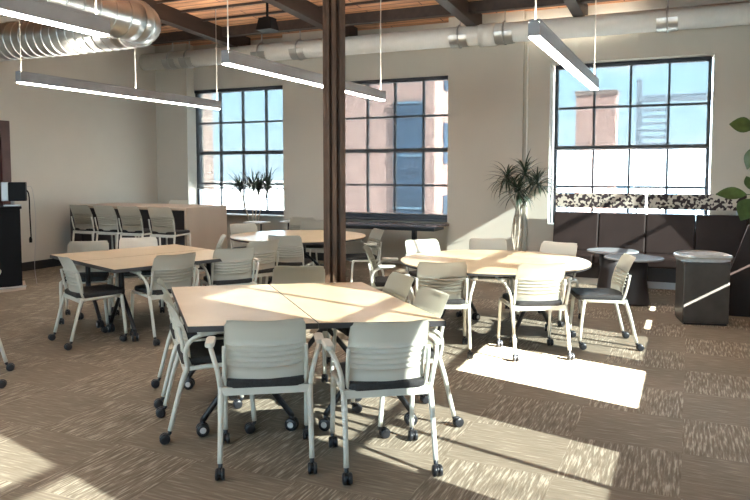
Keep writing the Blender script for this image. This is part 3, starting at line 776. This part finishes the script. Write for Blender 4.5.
m.tube(smooth_path([(0, 0, .25), (.03, .0, .8), (-.02, .02, 1.3), (-.06, 0, 1.8), (-.05, 0, 2.2)], 5), .016, 8)
for p0, p1, p2 in (((-.03, .01, 1.0), (-.18, .0, 1.22), (-.34, .0, 1.36)), ((-.05, 0, 1.55), (-.18, 0, 1.75), (-.30, 0, 1.92)), ((-.06, 0, 1.8), (-.17, 0, 1.98), (-.30, 0, 2.05))):
    m.tube(smooth_path([p0, p1, p2], 4), .009, 6)
m.build('stem', M['stem'], t)
def broad_leaf(m, base, d, L, wd, roll=0.0):
    d = Vector(d).normalized(); up = Vector((0, 0, 1)); s = d.cross(up).normalized(); nn = s.cross(d)
    s = s * math.cos(roll) + nn * math.sin(roll); nn = s.cross(d).normalized()
    n = 8; v = []; p0 = Vector(base) + d * .05
    for k in range(n + 1):
        t_ = k / n; w_ = wd * (math.sin(PI * (t_ ** .8)) * (.75 + .5 * t_) + .02)
        c_ = p0 + d * L * t_ - nn * (.10 * L * t_ * t_) 
        v += [tuple(c_ - s * w_ + nn * w_ * .25), tuple(c_), tuple(c_ + s * w_ + nn * w_ * .25)]
    f = []
    for k in range(n): f += [(3 * k, 3 * k + 1, 3 * k + 4, 3 * k + 3), (3 * k + 1, 3 * k + 2, 3 * k + 5, 3 * k + 4)]
    m.add(v, f, 0, True); m.tube([base, tuple(p0)], .005, 5)
m = MB()
for b_, d_, L_, w_, r_ in (((-.30, 0, 2.05), (-1, -.1, .25), .22, .075, 1.1), ((-.30, 0, 1.92), (-.35, -.1, -.95), .24, .055, .9), ((-.34, 0, 1.36), (-1, -.15, .05), .28, .06, 1.0),
                          ((-.34, 0, 1.36), (-.3, -.4, -.8), .24, .085, .9), ((-.33, 0, 1.36), (.2, -.5, .25), .26, .09, 1.1), ((-.34, 0, 1.36), (-.25, .2, 1), .15, .05, .4),
                          ((-.30, 0, 1.30), (.3, -.6, -.7), .26, .09, .8), ((-.20, 0, 1.24), (-.1, -.8, -.3), .26, .09, .6), ((-.05, 0, 2.2), (.6, -.4, .5), .26, .08, .3),
                          ((-.05, 0, 2.2), (-.2, -.3, 1), .24, .08, .3), ((-.06, 0, 1.85), (.7, .3, .1), .26, .09, .3), ((-.04, 0, 1.5), (.5, -.6, .1), .26, .09, .4),
                          ((-.01, 0, 1.2), (.5, .4, .2), .26, .09, .4), ((-.30, 0, 1.90), (.3, -.5, .3), .22, .07, .6)):
    broad_leaf(m, b_, d_, L_ * 1.08, w_ * 1.3, r_)
m.build('foliage', M['leaf'], t)

# ------------------------------------------------------------------ outside
struct('floor_outside', MB().box(-260, 200, YB + .9, 400, -4.2, -4.0), M['roof'])
g = bpy.data.objects['floor_outside']; g.name = 'flat_roof'; g['kind'] = 'structure'
tag(g, 'white flat roofs outside the windows', 'roof')
b = thing('brick_building', 'pinkish brick building with a blue glass bay outside the middle window', 'building', (0, 30, -4))
MB().box(-18.2, -10.55, 0, 14, 0, 24).build('wall', M['brick'], b)
MB().box(-12.50, -11.08, -.12, .1, 0, 8.8).build('glass_bay', M['blueglass'], b)
m = MB()
for z in (1.5, 3.9, 6.3, 8.7): m.box(-12.52, -11.06, -.16, -.12, z, z + .10)
m.build('mullion', M['bluewall'], b)
m = MB()
for z in (2.6, 6.0, 9.4): m.box(-10.55, -10.49, 1.2, 2.6, z, z + 1.9)
m.build('side_window', M['blueglass'], b)
tw = thing('brick_tower', 'plain pinkish brick tower outside the right window', 'building', (0, 60, -4))
MB().box(-8.77, -5.63, 0, 2, 0, 11.9).build('wall', M['brick'], tw)
MB().box(-8.85, -5.55, -.1, 2.1, 11.9, 12.25).build('parapet', M['brickdark'], tw)
t = thing('steel_rack', 'grey louvred steel frame on the roof outside the right window', 'frame', (0, 40, -4))
MB().box(-2.72, -2.44, 0, .3, 0, 10.5).box(-1.24, -1.08, 0, .2, 0, 9.6).box(1.3, 1.45, 0, .2, 0, 9.6).build('post', M['whitefr'], t)
MB().box(-2.7, 1.5, -.05, .25, 9.3, 9.65).build('rail', M['whitefr'], t)
m = MB()
for k in range(16): m.box(-2.5, -1.2, .02, .18, 3.4 + k * .36, 3.55 + k * .36)
m.build('louvre', M['whitefr'], t)
MB().tube([(-1.2, .1, 5.4), (1.0, .1, 3.0)], .08, 8).build('brace', M['roof'], t)
t = thing('low_blue_building', 'low blue-grey building beyond the roofs outside the right window', 'building', (0, 75, -4))
for x0, x1 in ((-16, -11.5), (-7.5, -5.6), (-2.2, 4)): MB().box(x0, x1, 0, 6, 0, 5.0).build('wall', M['bluewall'], t)
t = thing('brown_brick_building', 'dark brick building edge outside the left window', 'building', (0, 26, -4))
MB().box(-27, -20.3, 0, .8, 0, 20).build('wall', M['brickdark'], t)

# ------------------------------------------------------------------ light
wd = bpy.data.worlds.new('sky'); scene.world = wd; wd.use_nodes = True; nt = wd.node_tree; nt.nodes.clear(); L = nt.links.new
o = N(nt, 'ShaderNodeOutputWorld'); bg = N(nt, 'ShaderNodeBackground', Strength=1.0)
tc = N(nt, 'ShaderNodeTexCoord'); sp = N(nt, 'ShaderNodeSeparateXYZ'); L(tc.outputs['Generated'], sp.inputs[0])
r = N(nt, 'ShaderNodeValToRGB'); e = r.color_ramp.elements
e[0].position = 0.0; e[0].color = (.70, .88, 1.0, 1); e[1].position = 0.5; e[1].color = (.52, .68, .86, 1)
k = e.new(.12); k.color = (.55, .82, 1.0, 1)
L(sp.outputs[2], r.inputs['Fac'])
mp = N(nt, 'ShaderNodeMapping'); mp.inputs['Scale'].default_value = (3, 3, 14); L(tc.outputs['Generated'], mp.inputs['Vector'])
nz = N(nt, 'ShaderNodeTexNoise', Scale=1.6, Detail=5.0); L(mp.outputs['Vector'], nz.inputs['Vector'])
cr = N(nt, 'ShaderNodeMapRange'); cr.inputs[1].default_value = .52; cr.inputs[2].default_value = .75; cr.inputs[3].default_value = 0; cr.inputs[4].default_value = .6
L(nz.outputs['Fac'], cr.inputs[0])
mx = N(nt, 'ShaderNodeMix', data_type='RGBA'); L(cr.outputs[0], mx.inputs[0]); L(r.outputs['Color'], mx.inputs[6]); mx.inputs[7].default_value = (.95, .97, 1, 1)
ml = N(nt, 'ShaderNodeMix', data_type='RGBA', blend_type='MULTIPLY'); ml.inputs[0].default_value = 1; ml.inputs[7].default_value = (5.5, 5.5, 5.5, 1)
L(mx.outputs[2], ml.inputs[6]); L(ml.outputs[2], bg.inputs['Color']); L(bg.outputs[0], o.inputs[0])
sl = bpy.data.lights.new('sun', 'SUN'); sl.energy = 80; sl.color = (1.0, .955, .87); sl.angle = math.radians(.53)
so = bpy.data.objects.new('sun', sl); COL.objects.link(so)
dirv = Vector((-1, .28, -.585)).normalized()
so.rotation_euler = dirv.to_track_quat('-Z', 'Y').to_euler()

# ------------------------------------------------------------------ camera
cd = bpy.data.cameras.new('camera'); cam = bpy.data.objects.new('camera', cd); COL.objects.link(cam)
cam.location = (0, 0, 1.6)
cd.sensor_fit = 'HORIZONTAL'; cd.sensor_width = 36; cd.lens = 36 * 700 / 750; cd.shift_y = -31.5 / 750
cam.rotation_euler = (math.radians(90 - 3.8), 0, math.radians(24.2))
cd.clip_end = 1000
scene.camera = cam
scene.view_settings.view_transform = 'Standard'; scene.view_settings.look = 'None'
scene.view_settings.exposure = 1.25; scene.view_settings.gamma = 1.0; scene.view_settings.use_curve_mapping = False
cy = scene.cycles
cy.max_bounces = 8; cy.diffuse_bounces = 5; cy.glossy_bounces = 3; cy.transparent_max_bounces = 12; cy.transmission_bounces = 4
cy.sample_clamp_indirect = 6.0; cy.use_denoising = True
cy.caustics_reflective = False; cy.caustics_refractive = False
